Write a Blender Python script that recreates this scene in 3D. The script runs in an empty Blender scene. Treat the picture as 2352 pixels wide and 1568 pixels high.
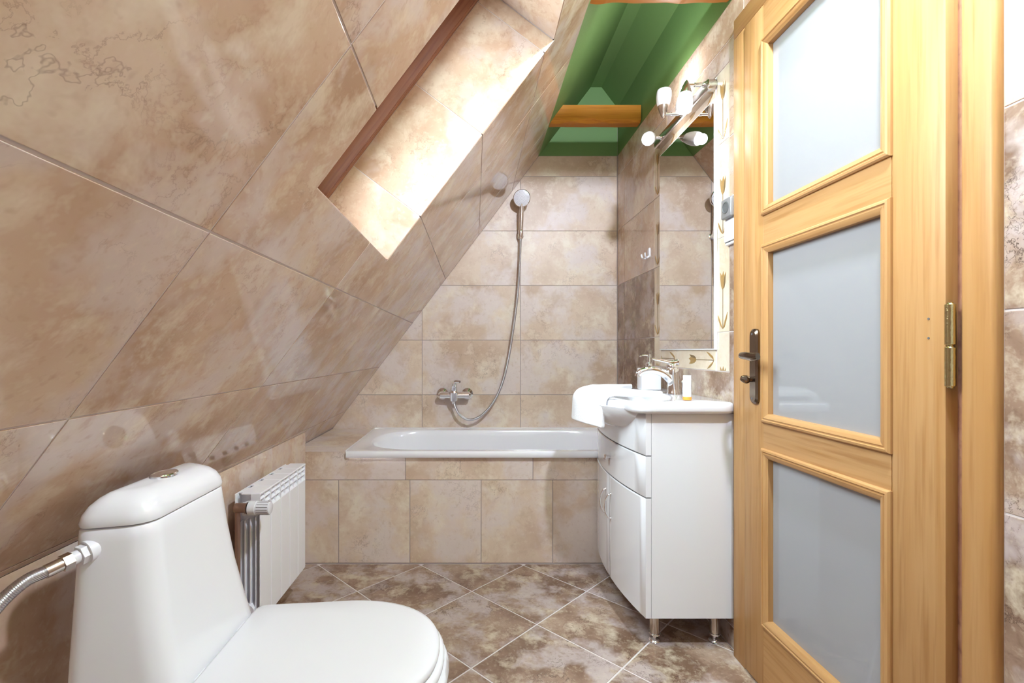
import bpy, bmesh, math, random
from mathutils import Vector, Matrix, noise as mnoise
random.seed(7)
SC = bpy.context.scene
COL = SC.collection

# ------------------------------------------------------------------ camera
cam_d = bpy.data.cameras.new('camera')
cam = bpy.data.objects.new('camera', cam_d); COL.objects.link(cam)
cam.location = (0, 0, 1.0)
cam.rotation_euler = (math.pi/2, 0, 0)
cam_d.sensor_width = 36.0
cam_d.lens = 36.0*1085/2352
cam_d.shift_x = (1176-1090)/2352
cam_d.shift_y = (806-784)/2352
cam_d.clip_start = 0.02
SC.camera = cam

# ------------------------------------------------------------------ world: bright overcast sky, enters through the roof window
SKY = 25.0
LAMP = 0.40
CEIL = 105.0
w = bpy.data.worlds.new('sky'); SC.world = w; w.use_nodes = True
bg = w.node_tree.nodes['Background']
bg.inputs['Color'].default_value = (0.78, 0.93, 1.0, 1); bg.inputs['Strength'].default_value = SKY

# opal globe lamp under the ridge, above the picture
gl_d = bpy.data.lights.new('globe_light', 'POINT'); gl_d.energy = CEIL; gl_d.color = (0.75, 0.82, 1.0); gl_d.shadow_soft_size = 0.05
glo = bpy.data.objects.new('globe_light', gl_d); COL.objects.link(glo); glo.location = (0.60, 0.62, 2.30)

SC.view_settings.view_transform = 'Standard'
SC.view_settings.look = 'None'
SC.view_settings.gamma = 1.0
SC.view_settings.use_curve_mapping = False
SC.view_settings.exposure = 0.48
SC.cycles.max_bounces = 7
SC.cycles.diffuse_bounces = 5
SC.cycles.glossy_bounces = 4
SC.cycles.use_adaptive_sampling = True
SC.cycles.adaptive_threshold = 0.04
SC.cycles.transparent_max_bounces = 12
SC.cycles.sample_clamp_indirect = 8.0
SC.cycles.use_denoising = True
SC.cycles.caustics_reflective = False
SC.cycles.caustics_refractive = False

# ------------------------------------------------------------------ dimensions (metres, camera 1.0 m above the floor)
XR = 0.868            # right wall face
XK = -0.794           # knee wall face
YB = 2.87             # far wall face
YF = -0.95            # wall behind the camera
YA = 2.22             # tub apron face
ZT = 2.185            # top of the tiling
SL = 1.322            # pitch of the roof slope
def slope_x(z): return (z-1.6697)/SL
SD = Vector((1, 0, SL)).normalized()          # up the slope
SN = Vector((SL, 0, -1)).normalized()         # slope normal, into the room
Z0, X0 = 0.5417, -0.853                       # foot of the slope
def sv(z): return (z-Z0)/SD.z                 # distance up the slope for a height
TT = 0.0016                                   # tile relief above the grout

# ------------------------------------------------------------------ helpers
def mesh_from(name, bm, mat=None, parent=None, smooth=False, angle=35):
    bmesh.ops.recalc_face_normals(bm, faces=bm.faces[:])
    me = bpy.data.meshes.new(name); bm.to_mesh(me); bm.free()
    if smooth:
        for p in me.polygons: p.use_smooth = True
        me.set_sharp_from_angle(angle=math.radians(angle))
    return link(name, me, mat, parent)
def link(name, me, mat=None, parent=None):
    o = bpy.data.objects.new(name, me); COL.objects.link(o)
    if mat: 
        me.materials.clear(); me.materials.append(mat)
    if parent: attach(o, parent)
    return o
def attach(o, parent):
    o.parent = parent
    # parts are built in room coordinates; only the Empties carry a location
    o.matrix_parent_inverse = Matrix.Translation(-parent.location)
def tag(o, label, cat=None, group=None, kind=None):
    o['label'] = label
    if cat: o['category'] = cat
    if group: o['group'] = group
    if kind: o['kind'] = kind
    return o
def thing(name, label, cat, loc, group=None, kind=None):
    o = bpy.data.objects.new(name, None); COL.objects.link(o)
    o.empty_display_size = 0.05
    o.location = loc
    return tag(o, label, cat, group, kind)

def add_box(bm, x0, x1, y0, y1, z0, z1, bev=0.0, seg=2):
    t = bmesh.new()
    bmesh.ops.create_cube(t, size=1.0)
    for v in t.verts:
        v.co = Vector(((x0+x1)/2+v.co.x*(x1-x0), (y0+y1)/2+v.co.y*(y1-y0), (z0+z1)/2+v.co.z*(z1-z0)))
    if bev > 0: bmesh.ops.bevel(t, geom=t.edges[:], offset=bev, segments=seg, affect='EDGES', profile=0.5)
    merge(bm, t)
def merge(bm, t):
    me = bpy.data.meshes.new('tmp'); t.to_mesh(me); t.free(); bm.from_mesh(me); bpy.data.meshes.remove(me)
def box(name, x0, x1, y0, y1, z0, z1, mat, parent=None, bev=0.0, seg=2):
    bm = bmesh.new(); add_box(bm, x0, x1, y0, y1, z0, z1, bev, seg)
    return mesh_from(name, bm, mat, parent, bev > 0)
def add_loft(bm, rings, cap0=True, cap1=True, closed=True):
    vs = [[bm.verts.new(p) for p in r] for r in rings]
    n = len(rings[0])
    for a, b in zip(vs[:-1], vs[1:]):
        for i in range(n if closed else n-1):
            j = (i+1) % n
            bm.faces.new((a[i], a[j], b[j], b[i]))
    if cap0: bm.faces.new(vs[0][::-1])
    if cap1: bm.faces.new(vs[-1])
def basis(d):
    d = d.normalized()
    a = Vector((0, 0, 1)) if abs(d.z) < 0.9 else Vector((1, 0, 0))
    u = a.cross(d).normalized(); v = d.cross(u)
    return u, v
def add_lathe(bm, prof, origin, axis, seg=24, cap0=True, cap1=True):
    o = Vector(origin); d = Vector(axis).normalized(); u, v = basis(d)
    rings = [[o+d*h+(u*math.cos(t)+v*math.sin(t))*r for t in [2*math.pi*k/seg for k in range(seg)]] for r, h in prof]
    add_loft(bm, rings, cap0, cap1)
def add_cyl(bm, p0, p1, r0, r1=None, seg=20):
    p0, p1 = Vector(p0), Vector(p1)
    add_lathe(bm, [(r0, 0), (r0 if r1 is None else r1, (p1-p0).length)], p0, p1-p0, seg)
def catmull(pts, n=8):
    pts = [Vector(p) for p in pts]; out = []
    P = [pts[0]*2-pts[1]]+pts+[pts[-1]*2-pts[-2]]
    for i in range(1, len(P)-2):
        for k in range(n):
            t = k/n
            out.append(0.5*((2*P[i])+(P[i+1]-P[i-1])*t+(2*P[i-1]-5*P[i]+4*P[i+1]-P[i+2])*t*t+(3*P[i]-3*P[i+1]+P[i+2]-P[i-1])*t**3))
    out.append(pts[-1]); return out
def add_tube(bm, pts, rad, seg=12, sx=1.0):
    pts = [Vector(p) for p in pts]
    rings = []; u = None
    for i, p in enumerate(pts):
        d = (pts[min(i+1, len(pts)-1)]-pts[max(i-1, 0)]).normalized()
        if u is None: u, v = basis(d)
        else:
            u = (u-d*u.dot(d)).normalized(); v = d.cross(u)
        r = rad(i/(len(pts)-1)) if callable(rad) else rad
        rings.append([p+u*math.cos(t)*r*sx+v*math.sin(t)*r for t in [2*math.pi*k/seg for k in range(seg)]])
    add_loft(bm, rings)
def round_poly(pts, rad, seg=6):
    out = []; n = len(pts)
    for i in range(n):
        p0, p, p1 = Vector(pts[i-1]), Vector(pts[i]), Vector(pts[(i+1) % n])
        r = rad[i] if isinstance(rad, (list, tuple)) else rad
        a, b = (p0-p).normalized(), (p1-p).normalized()
        if r <= 1e-6: out.append(p.copy()); continue
        ang = a.angle(b); t = min(r/math.tan(ang/2), (p0-p).length*0.49, (p1-p).length*0.49)
        s, e = p+a*t, p+b*t
        for k in range(seg+1):
            q = k/seg
            out.append(s*(1-q)**2+p*2*q*(1-q)+e*q*q)
    return out
def resample_rays(poly, c, n, A=1.0, B=1.0):
    c = Vector(c); out = []
    for k in range(n):
        t = 2*math.pi*k/n; d = Vector((math.cos(t)*A, math.sin(t)*B)); best = 0
        for i in range(len(poly)):
            p, q = Vector(poly[i-1])-c, Vector(poly[i])-c; e = q-p
            den = d.x*e.y-d.y*e.x
            if abs(den) < 1e-12: continue
            s = (p.x*e.y-p.y*e.x)/den; m = (p.x*d.y-p.y*d.x)/den
            if s > 0 and -1e-9 <= m <= 1+1e-9: best = max(best, s)
        out.append(c+d*best)
    return out

# ------------------------------------------------------------------ materials
def nt(name):
    m = bpy.data.materials.new(name); m.use_nodes = True
    t = m.node_tree; b = t.nodes['Principled BSDF']; return m, t, b
def N(t, typ, **kw):
    n = t.nodes.new(typ)
    for k, v in kw.items():
        if k in n.inputs: n.inputs[k].default_value = v
        else: setattr(n, k, v)
    return n
def ramp(t, src, stops):
    r = t.nodes.new('ShaderNodeValToRGB'); e = r.color_ramp.elements
    while len(e) < len(stops): e.new(0.5)
    for q, (p, c) in zip(e, stops):
        q.position = p; q.color = (c[0], c[1], c[2], 1) if isinstance(c, (tuple, list)) else (c, c, c, 1)
    t.links.new(src, r.inputs['Fac']); return r.outputs['Color']
def mixc(t, fac, a, b, mode='MIX'):
    m = t.nodes.new('ShaderNodeMix'); m.data_type = 'RGBA'; m.blend_type = mode
    for s, v in ((m.inputs['Factor'], fac), (m.inputs['A'], a), (m.inputs['B'], b)):
        if hasattr(v, 'is_linked') or hasattr(v, 'links'): t.links.new(v, s)
        elif isinstance(v, (tuple, list)): s.default_value = (v[0], v[1], v[2], 1)
        else: s.default_value = v
    return m.outputs['Result']
def math_n(t, op, a, b=None):
    m = t.nodes.new('ShaderNodeMath'); m.operation = op
    for s, v in zip(m.inputs, (a, b)):
        if v is None: continue
        if hasattr(v, 'links'): t.links.new(v, s)
        else: s.default_value = v
    return m.outputs[0]
def plain(name, col, rough=0.4, metal=0.0, spec=0.5, coat=0.0, bump=0.0, bscale=80, emit=None):
    m, t, b = nt(name)
    b.inputs['Base Color'].default_value = (*col, 1); b.inputs['Roughness'].default_value = rough
    b.inputs['Metallic'].default_value = metal; b.inputs['Specular IOR Level'].default_value = spec
    b.inputs['Coat Weight'].default_value = coat
    tc = N(t, 'ShaderNodeTexCoord')
    n = N(t, 'ShaderNodeTexNoise', Scale=bscale, Detail=3.0); t.links.new(tc.outputs['Object'], n.inputs['Vector'])
    # a breath of unevenness in the gloss so nothing is perfectly uniform
    mr = N(t, 'ShaderNodeMapRange'); mr.inputs['To Min'].default_value = rough*0.85; mr.inputs['To Max'].default_value = min(1, rough*1.15)
    t.links.new(n.outputs['Fac'], mr.inputs['Value']); t.links.new(mr.outputs['Result'], b.inputs['Roughness'])
    if bump:
        bp = N(t, 'ShaderNodeBump', Strength=bump, Distance=0.002); t.links.new(n.outputs['Fac'], bp.inputs['Height']); t.links.new(bp.outputs['Normal'], b.inputs['Normal'])
    if emit:
        b.inputs['Emission Color'].default_value = (*emit[0], 1); b.inputs['Emission Strength'].default_value = emit[1]
    return m
def tile_mat(name, base, blotch, lilac, vein, vein_amt, contrast=1.0, rough=0.07, sc=1.0):
    m, t, b = nt(name)
    tc = N(t, 'ShaderNodeTexCoord'); oi = N(t, 'ShaderNodeObjectInfo')
    k = N(t, 'ShaderNodeVectorMath', operation='SCALE'); k.inputs[0].default_value = (37.0, 91.0, 53.0); t.links.new(oi.outputs['Random'], k.inputs['Scale'])
    ad = N(t, 'ShaderNodeVectorMath', operation='ADD'); t.links.new(tc.outputs['Object'], ad.inputs[0]); t.links.new(k.outputs['Vector'], ad.inputs[1])
    # one shared warp of the coordinates, then plain noises
    wn = N(t, 'ShaderNodeTexNoise', Scale=6.0*sc, Detail=2.0); t.links.new(ad.outputs['Vector'], wn.inputs['Vector'])
    wa = N(t, 'ShaderNodeVectorMath', operation='MULTIPLY_ADD'); wa.inputs[1].default_value = (0.07/sc,)*3
    t.links.new(wn.outputs['Color'], wa.inputs[0]); t.links.new(ad.outputs['Vector'], wa.inputs[2]); vec = wa.outputs['Vector']
    def nz(scale, detail=5.0, rough=0.6, v=vec):
        n = N(t, 'ShaderNodeTexNoise', Scale=scale*sc, Detail=detail, Roughness=rough); t.links.new(v, n.inputs['Vector']); return n.outputs['Fac']
    nb = nz(3.0, 3); nl = nz(7.0, 5, 0.68)
    c = ramp(t, nb, [(0.34, base[0]), (0.5, base[1]), (0.66, base[2])])
    c = mixc(t, ramp(t, nl, [(0.50, 0.0), (0.66, 0.8*contrast)]), c, blotch)
    c = mixc(t, ramp(t, nz(4.0, 4), [(0.48, 0.0), (0.60, 0.85)]), c, lilac)
    c = mixc(t, ramp(t, nl, [(0.28, 0.55*contrast), (0.42, 0.0)]), c, base[0])
    zone = ramp(t, nz(4.6, 1), [(0.50, 0.0), (0.62, 1.0)])
    nf = nz(46.0, 2, 0.7)
    for sc_, colr, amt, wd in ((2.0, vein, vein_amt, 0.0035), (7.0, vein, vein_amt*0.8, 0.009)):
        v = math_n(t, 'ABSOLUTE', math_n(t, 'SUBTRACT', nz(sc_, 7, 0.66), 0.5))
        lines = ramp(t, v, [(0.0, 1.0), (wd, 0.0)])
        c = mixc(t, math_n(t, 'MULTIPLY', math_n(t, 'MULTIPLY', lines, zone), amt), c, colr)
    c = mixc(t, ramp(t, nf, [(0.56, 0.0), (0.72, 0.30*contrast)]), c, blotch)
    c = mixc(t, ramp(t, nf, [(0.28, 0.40*contrast), (0.42, 0.0)]), c, base[0])
    t.links.new(c, b.inputs['Base Color'])
    b.inputs['Specular IOR Level'].default_value = 0.55
    b.inputs['Roughness'].default_value = rough
    return m
def wood_mat(name, axis, dark, mid, light, rough=0.42, knots=True, spec=0.4, tilt=0.0):
    m, t, b = nt(name)
    tc = N(t, 'ShaderNodeTexCoord'); oi = N(t, 'ShaderNodeObjectInfo')
    k = N(t, 'ShaderNodeVectorMath', operation='SCALE'); k.inputs[0].default_value = (13.0, 29.0, 17.0); t.links.new(oi.outputs['Random'], k.inputs['Scale'])
    ad = N(t, 'ShaderNodeVectorMath', operation='ADD'); t.links.new(tc.outputs['Object'], ad.inputs[0]); t.links.new(k.outputs['Vector'], ad.inputs[1])
    mp = N(t, 'ShaderNodeMapping'); s = [1.0, 1.0, 1.0]; s['XYZ'.index(axis)] = 0.045
    mp.inputs['Scale'].default_value = s
    vr = N(t, 'ShaderNodeVectorRotate', rotation_type='Y_AXIS'); vr.inputs['Angle'].default_value = -tilt
    t.links.new(ad.outputs['Vector'], vr.inputs['Vector']); t.links.new(vr.outputs['Vector'], mp.inputs['Vector'])
    def nz(scale, detail, dist=0.0):
        n = N(t, 'ShaderNodeTexNoise', Scale=scale, Detail=detail, Distortion=dist); t.links.new(mp.outputs['Vector'], n.inputs['Vector']); return n.outputs['Fac']
    c = ramp(t, nz(22, 4, 0.3), [(0.30, mid), (0.52, light), (0.72, mid)])
    c = mixc(t, ramp(t, nz(95, 3), [(0.50, 0.0), (0.72, 0.55)]), c, dark)
    c = mixc(t, ramp(t, nz(6, 2, 0.5), [(0.40, 0.0), (0.75, 0.45)]), c, mid)
    if knots:
        mk = N(t, 'ShaderNodeMapping'); sk = [3.2]*3; sk['XYZ'.index(axis)] = 1.5
        mk.inputs['Scale'].default_value = sk; t.links.new(ad.outputs['Vector'], mk.inputs['Vector'])
        vo = N(t, 'ShaderNodeTexVoronoi', Scale=1.0); t.links.new(mk.outputs['Vector'], vo.inputs['Vector'])
        c = mixc(t, ramp(t, vo.outputs['Distance'], [(0.0, 0.9), (0.045, 0.5), (0.09, 0.0)]), c, (dark[0]*0.55, dark[1]*0.45, dark[2]*0.4))
    t.links.new(c, b.inputs['Base Color'])
    b.inputs['Roughness'].default_value = rough; b.inputs['Specular IOR Level'].default_value = spec
    b.inputs['Coat Weight'].default_value = 0.08; b.inputs['Coat Roughness'].default_value = 0.3
    bp = N(t, 'ShaderNodeBump', Strength=0.12, Distance=0.001); t.links.new(nz(95, 3), bp.inputs['Height']); t.links.new(bp.outputs['Normal'], b.inputs['Normal'])
    return m
M = {}
M['tile'] = tile_mat('beige marbled tile', [(0.44, 0.285, 0.195), (0.55, 0.385, 0.28), (0.62, 0.465, 0.345)], (0.73, 0.62, 0.49), (0.62, 0.515, 0.475), (0.20, 0.12, 0.09), 0.45)
M['lit_tile'] = tile_mat('lightened satin marbled tile', [(0.54, 0.39, 0.28), (0.66, 0.51, 0.39), (0.73, 0.59, 0.46)], (0.80, 0.71, 0.58), (0.71, 0.61, 0.57), (0.24, 0.15, 0.115), 0.5, 1.0, 0.42)  # same marbled tile, colour lightened to brighten the far end
M['dark_tile'] = tile_mat('brown marbled tile', [(0.16, 0.093, 0.06), (0.27, 0.172, 0.12), (0.37, 0.26, 0.19)], (0.60, 0.50, 0.375), (0.46, 0.375, 0.355), (0.05, 0.03, 0.022), 0.9, 0.9, 0.14, 1.6)
M['strip_tile'] = tile_mat('cream strip tile', [(0.56, 0.44, 0.32), (0.64, 0.52, 0.39), (0.70, 0.60, 0.47)], (0.74, 0.66, 0.54), (0.66, 0.56, 0.46), (0.35, 0.24, 0.15), 0.25)
M['white_paint'] = plain('white wall paint', (0.86, 0.85, 0.84), 0.7)
M['grout'] = plain('pale lilac grout', (0.63, 0.56, 0.54), 0.85, bump=0.2)
M['wall_grout'] = plain('taupe grout', (0.40, 0.33, 0.30), 0.85, bump=0.2)
M['motif'] = plain('golden brown glaze', (0.34, 0.20, 0.065), 0.3, bump=0.6, bscale=140)
M['motif_dark'] = plain('dark brown glaze', (0.17, 0.11, 0.05), 0.35)
M['green'] = plain('green wall paint', (0.15, 0.265, 0.085), 0.6, bump=0.05, bscale=200)
M['ceramic'] = plain('white ceramic', (0.73, 0.73, 0.755), 0.12, coat=0.6)
M['acrylic'] = plain('white acrylic', (0.88, 0.88, 0.91), 0.18, coat=0.4)
M['plastic'] = plain('white plastic', (0.73, 0.73, 0.755), 0.25)
M['lacquer'] = plain('white gloss lacquer', (0.73, 0.73, 0.755), 0.10, coat=0.5)
M['enamel'] = plain('white radiator enamel', (0.87, 0.87, 0.90), 0.20)
M['silicone'] = plain('white silicone', (0.80, 0.78, 0.77), 0.4)
M['chrome'] = plain('chrome', (0.86, 0.87, 0.89), 0.06, 1.0)
M['nickel'] = plain('brushed nickel', (0.56, 0.51, 0.47), 0.21, 1.0)
M['bronze'] = plain('aged bronze', (0.22, 0.17, 0.13), 0.22, 1.0)
M['brass'] = plain('yellow zinc plated steel', (0.50, 0.42, 0.22), 0.22, 1.0, bump=0.3, bscale=150)
M['copper'] = plain('dull copper brown', (0.34, 0.22, 0.17), 0.38, 0.8)
M['black'] = plain('black rubber', (0.02, 0.02, 0.02), 0.5)
M['dark_gap'] = plain('dark grey plastic and gap shade', (0.10, 0.10, 0.10), 0.5)  # dark small parts, and the shade painted into the cabinet seams
M['smoke'] = plain('smoked grey plastic', (0.20, 0.19, 0.19), 0.15)
M['orange'] = plain('orange plastic', (0.85, 0.30, 0.04), 0.4)
M['towel'] = plain('white terry cloth', (0.88, 0.88, 0.89), 0.95, spec=0.1, bump=1.0, bscale=420)
M['frost'] = plain('sandblasted glass', (0.29, 0.285, 0.295), 0.9, spec=0.0, coat=0.9)
M['white_edge'] = plain('ground white mirror edge', (0.88, 0.90, 0.90), 0.25)
M['mirror'] = plain('mirror silvering', (0.93, 0.94, 0.94), 0.003, 1.0)
M['shade'] = plain('opal glass', (0.80, 0.80, 0.82), 0.18)
M['bulb'] = plain('lit opal bulb', (0.9, 0.9, 0.9), 0.3, emit=((1.0, 0.95, 0.88), 0.6))
PN = ((0.28, 0.118, 0.032), (0.395, 0.198, 0.068), (0.445, 0.252, 0.108))
M['pine_z'] = wood_mat('varnished pine upright grain', 'Z', *PN, 0.45, True, 0.22)
M['pine_y'] = wood_mat('varnished pine cross grain', 'Y', *PN, 0.45, True, 0.22)
M['beam'] = wood_mat('orange pine beam', 'X', (0.26, 0.08, 0.008), (0.43, 0.16, 0.016), (0.52, 0.21, 0.028), 0.5, True, 0.15)
M['window_wood'] = wood_mat('red brown window pine', 'Z', (0.12, 0.045, 0.03), (0.26, 0.11, 0.065), (0.36, 0.18, 0.11), 0.45, True, 0.4, math.radians(37.1))
# thin window glass: clear with a fresnel sheen
m, t, b = nt('window glass')
tr = N(t, 'ShaderNodeBsdfTransparent'); gl = N(t, 'ShaderNodeBsdfGlossy', Roughness=0.0); fr = N(t, 'ShaderNodeFresnel', IOR=1.45)
mx = N(t, 'ShaderNodeMixShader'); t.links.new(fr.outputs[0], mx.inputs[0]); t.links.new(tr.outputs[0], mx.inputs[1]); t.links.new(gl.outputs[0], mx.inputs[2])
t.links.new(mx.outputs[0], t.nodes['Material Output'].inputs['Surface']); M['glass'] = m
# braided steel hose
def braid_mat(name, axis_scale, col):
    m, t, b = nt(name)
    tc = N(t, 'ShaderNodeTexCoord'); w_ = N(t, 'ShaderNodeTexWave', Scale=axis_scale, Distortion=0.0); w_.bands_direction = 'DIAGONAL'
    t.links.new(tc.outputs['Object'], w_.inputs['Vector'])
    bp = N(t, 'ShaderNodeBump', Strength=0.7, Distance=0.001); t.links.new(w_.outputs['Fac'], bp.inputs['Height']); t.links.new(bp.outputs['Normal'], b.inputs['Normal'])
    b.inputs['Base Color'].default_value = (*col, 1); b.inputs['Metallic'].default_value = 1.0; b.inputs['Roughness'].default_value = 0.28
    return m
M['braid'] = braid_mat('braided steel', 160, (0.62, 0.62, 0.64))

# ------------------------------------------------------------------ tiling
class Frame:
    def __init__(s, o, u, v):
        s.o, s.u, s.v = Vector(o), Vector(u).normalized(), Vector(v).normalized(); s.n = s.u.cross(s.v)
    def p(s, a, b, h=0.0): return s.o+s.u*a+s.v*b+s.n*h
def clip_poly(poly, f):
    out = []
    for i in range(len(poly)):
        a, b = poly[i-1], poly[i]; fa, fb = f(a), f(b)
        if (fa >= 0) != (fb >= 0):
            k = fa/(fa-fb); out.append((a[0]+(b[0]-a[0])*k, a[1]+(b[1]-a[1])*k))
        if fb >= 0: out.append(b)
    res = []
    for q in out:
        if not res or abs(q[0]-res[-1][0])+abs(q[1]-res[-1][1]) > 2e-5: res.append(q)
    if len(res) > 1 and abs(res[0][0]-res[-1][0])+abs(res[0][1]-res[-1][1]) < 2e-5: res.pop()
    return res
def area(p): return abs(sum(p[i-1][0]*p[i][1]-p[i][0]*p[i-1][1] for i in range(len(p))))/2
def cells(rect, holes):
    u0, u1, v0, v1 = rect
    us = sorted({u0, u1, *[x for h in holes for x in h[:2] if u0 < x < u1]})
    vs = sorted({v0, v1, *[x for h in holes for x in h[2:] if v0 < x < v1]})
    res = []
    for a, b in zip(us[:-1], us[1:]):
        for c, d in zip(vs[:-1], vs[1:]):
            mu, mv = (a+b)/2, (c+d)/2
            if not any(h[0] < mu < h[1] and h[2] < mv < h[3] for h in holes): res.append([(a, c), (b, c), (b, d), (a, d)])
    return res
def plate(bm, fr, polys, h0, h1, bev=0.0, bottom=False):
    t = bmesh.new(); vd = {}
    def vv(q):
        k = (round(q[0], 6), round(q[1], 6))
        if k not in vd: vd[k] = t.verts.new(fr.p(q[0], q[1], h0))
        return vd[k]
    fs = [t.faces.new([vv(q) for q in p]) for p in polys]
    src = t.faces[:]
    r = bmesh.ops.extrude_face_region(t, geom=src)
    top = [g for g in r['geom'] if isinstance(g, bmesh.types.BMFace)]
    tv = {v for g in top for v in g.verts}
    for v in tv: v.co += fr.n*(h1-h0)
    if not bottom:
        bmesh.ops.delete(t, geom=[f for f in t.faces if all(v not in tv for v in f.verts)], context='FACES_ONLY')
    if bev > 0:
        tf = set(top)
        es = [e for e in t.edges if sum(1 for f in e.link_faces if f in tf) == 1]
        bmesh.ops.bevel(t, geom=es, offset=bev, segments=2, affect='EDGES', profile=0.6)
    merge(bm, t)
GAP = 0.0038
def tile(fr, rect, parent, mat, holes=(), clips=(), gap=GAP, name='tile', thick=TT, bev=0.0009):
    u0, u1, v0, v1 = rect; g = gap/2
    r = (u0+g, u1-g, v0+g, v1-g)
    if r[1]-r[0] < 0.006 or r[3]-r[2] < 0.006: return None
    hs = [(h[0]-g, h[1]+g, h[2]-g, h[3]+g) for h in holes]
    polys = cells(r, hs)
    for f in clips:
        polys = [q for q in (clip_poly(p, f) for p in polys) if len(q) > 2]
    if sum(area(p) for p in polys) < 2.5e-4: return None
    bm = bmesh.new(); plate(bm, fr, polys, -TT, -TT+thick, bev)
    for f in bm.faces: f.smooth = False
    return mesh_from(name, bm, mat, parent)
def slab(name, fr, rect, holes, mat, depth=0.04, label=None, clips=(), parent=None, h=-TT, kind='structure', cat=None):
    polys = cells(rect, holes)
    for f in clips: polys = [q for q in (clip_poly(p, f) for p in polys) if len(q) > 2]
    bm = bmesh.new()
    t = bmesh.new()
    plate(bm, fr, polys, h-depth, h, 0, bottom=True)
    o = mesh_from(name, bm, mat, parent)
    if label: tag(o, label, cat, None, kind)
    return o

# frames
FB = Frame((0, YB, 0), (1, 0, 0), (0, 0, 1))          # far wall: u = X, v = Z
FR = Frame((XR, 0, 0), (0, -1, 0), (0, 0, 1))         # right wall: u = -Y, v = Z
FS = Frame((X0, 0, Z0), (0, 1, 0), SD)                # slope: u = Y, v = up
FK = Frame((XK, 0, 0), (0, 1, 0), (0, 0, 1))          # knee wall
FA = Frame((0, YA, 0), (1, 0, 0), (0, 0, 1))          # apron
FL = Frame((0, 0, 0.529), (1, 0, 0), (0, 1, 0))       # ledge beside the tub
s2 = math.sqrt(0.5)
FF = Frame((-0.011, 1.969, 0), (s2, -s2, 0), (s2, s2, 0))  # floor, tiles on the diagonal
ROWS = [0.735-0.3315*2, 0.735-0.3315, 0.735, 1.0665, 1.398, 1.7295, 2.061, ZT]
ROWS = [0.0]+[z for z in ROWS if z > 0.03]

# --- floor
floor = slab('floor', Frame((0, 0, 0), (1, 0, 0), (0, 1, 0)), (-0.95, 0.95, YF-0.05, YB+0.05), [], M['grout'], 0.08, 'floor of large brown marbled tiles laid diagonally', cat='floor')
TP = 0.338
fclips = [lambda q: FF.p(*q).x-(XK+0.002), lambda q: (XR-0.002)-FF.p(*q).x, lambda q: FF.p(*q).y-YF, lambda q: (YA-0.003)-FF.p(*q).y]
for i in range(-8, 12):
    for j in range(-12, 6):
        tile(FF, (i*TP, (i+1)*TP, j*TP, (j+1)*TP), floor, M['dark_tile'], clips=fclips, gap=0.0060)

# --- far wall
back_clip = lambda q: (q[0]-slope_x(q[1]))-0.001
wall_back = slab('wall_back', FB, (-1.0, 1.0, -0.05, 2.75), [], M['wall_grout'], 0.06, 'far wall of beige marbled tiles behind the bathtub', cat='wall')
bx = [-0.9155, -0.3190, 0.2775, XR-0.002]
for z0, z1 in zip(ROWS[:-1], ROWS[1:]):
    if z1 < 0.5: continue
    for a, b_ in zip(bx[:-1], bx[1:]):
        tile(FB, (a, b_, max(z0, 0.45), z1), wall_back, M['lit_tile'], clips=[back_clip], gap=0.0036)
slab('plaster', FB, (0.30, XR, ZT, 2.70), [], M['green'], 0.03, parent=wall_back, h=-0.001, clips=[lambda q: q[0]-slope_x(q[1])+0.02])

# --- right wall with door opening, mirror field
DOOR = (0.776, 1.548, -0.1, 2.083)          # y0 y1 z0 z1
MIRF = (1.610, 2.280, 0.929, 1.985)
def rr(y0, y1, z0, z1): return (-y1, -y0, z0, z1)
wall_right = slab('wall_right', FR, rr(YF-0.05, YB+0.05, -0.05, 2.62), [rr(0.80, 1.52, -0.1, 2.05)], M['grout'], 0.05, 'right wall tiled beige above and brown below, with the door and mirror', cat='wall')
box('wall_backing', XR+0.05, XR+0.09, 0.6, 1.75, -0.05, 2.3, M['grout'], wall_right)  # unseen backing added behind the door to keep sky light out
ry = [YB-0.002, 2.737, 2.131, 1.522, 0.915, 0.309, -0.297, -0.9]
holes = [rr(*DOOR), rr(*MIRF)]
for z0, z1 in zip(ROWS[:-1], ROWS[1:]):
    for y1, y0 in zip(ry[:-1], ry[1:]):
        # the column beside the mirror stops at the decorative strip
        tile(FR, rr(y0, y1, z0, z1), wall_right, M['dark_tile' if z1 < 1.45 else 'tile'], holes=holes)
slab('plaster', FR, rr(YF, YB, ZT, 2.50), [], M['green'], 0.02, parent=wall_right, h=-0.001)

# --- roof slope, tiled, with the roof-window opening
WY0, WY1 = 0.855, 1.538
WV0, WV1 = sv(1.295), sv(2.012)
whole = (WY0, WY1, WV0, WV1)
DEP = 0.275
wall_slope = slab('wall_slope', FS, (YF-0.05, YB+0.05, -0.15, sv(ZT)), [(WY0-0.012, WY1+0.012, WV0-0.012, WV1+0.012)], M['grout'], 0.03, 'sloping attic wall clad in large glossy beige tiles', cat='wall')
srow = [sv(0.45), sv(0.636), sv(0.903), sv(1.170), sv(1.437), sv(1.704), sv(1.971), sv(ZT)]
scol = [-0.537, 0.069, 0.675, 1.283, 1.889, 2.495, YB-0.002]
for v0, v1 in zip(srow[:-1], srow[1:]):
    for a, b_ in zip(scol[:-1], scol[1:]):
        cl = []
        if v1 < sv(0.65):   # bottom course: stops on the knee wall, or on the ledge by the tub
            tile(FS, (a, min(b_, YA), sv(0.622), v1), wall_slope, M['tile'])
            if b_ > YA: tile(FS, (max(a, YA), b_, 0.002, v1), wall_slope, M['tile'])
            continue
        tile(FS, (a, b_, v0, v1), wall_slope, M['tile'], holes=[whole])
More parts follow.
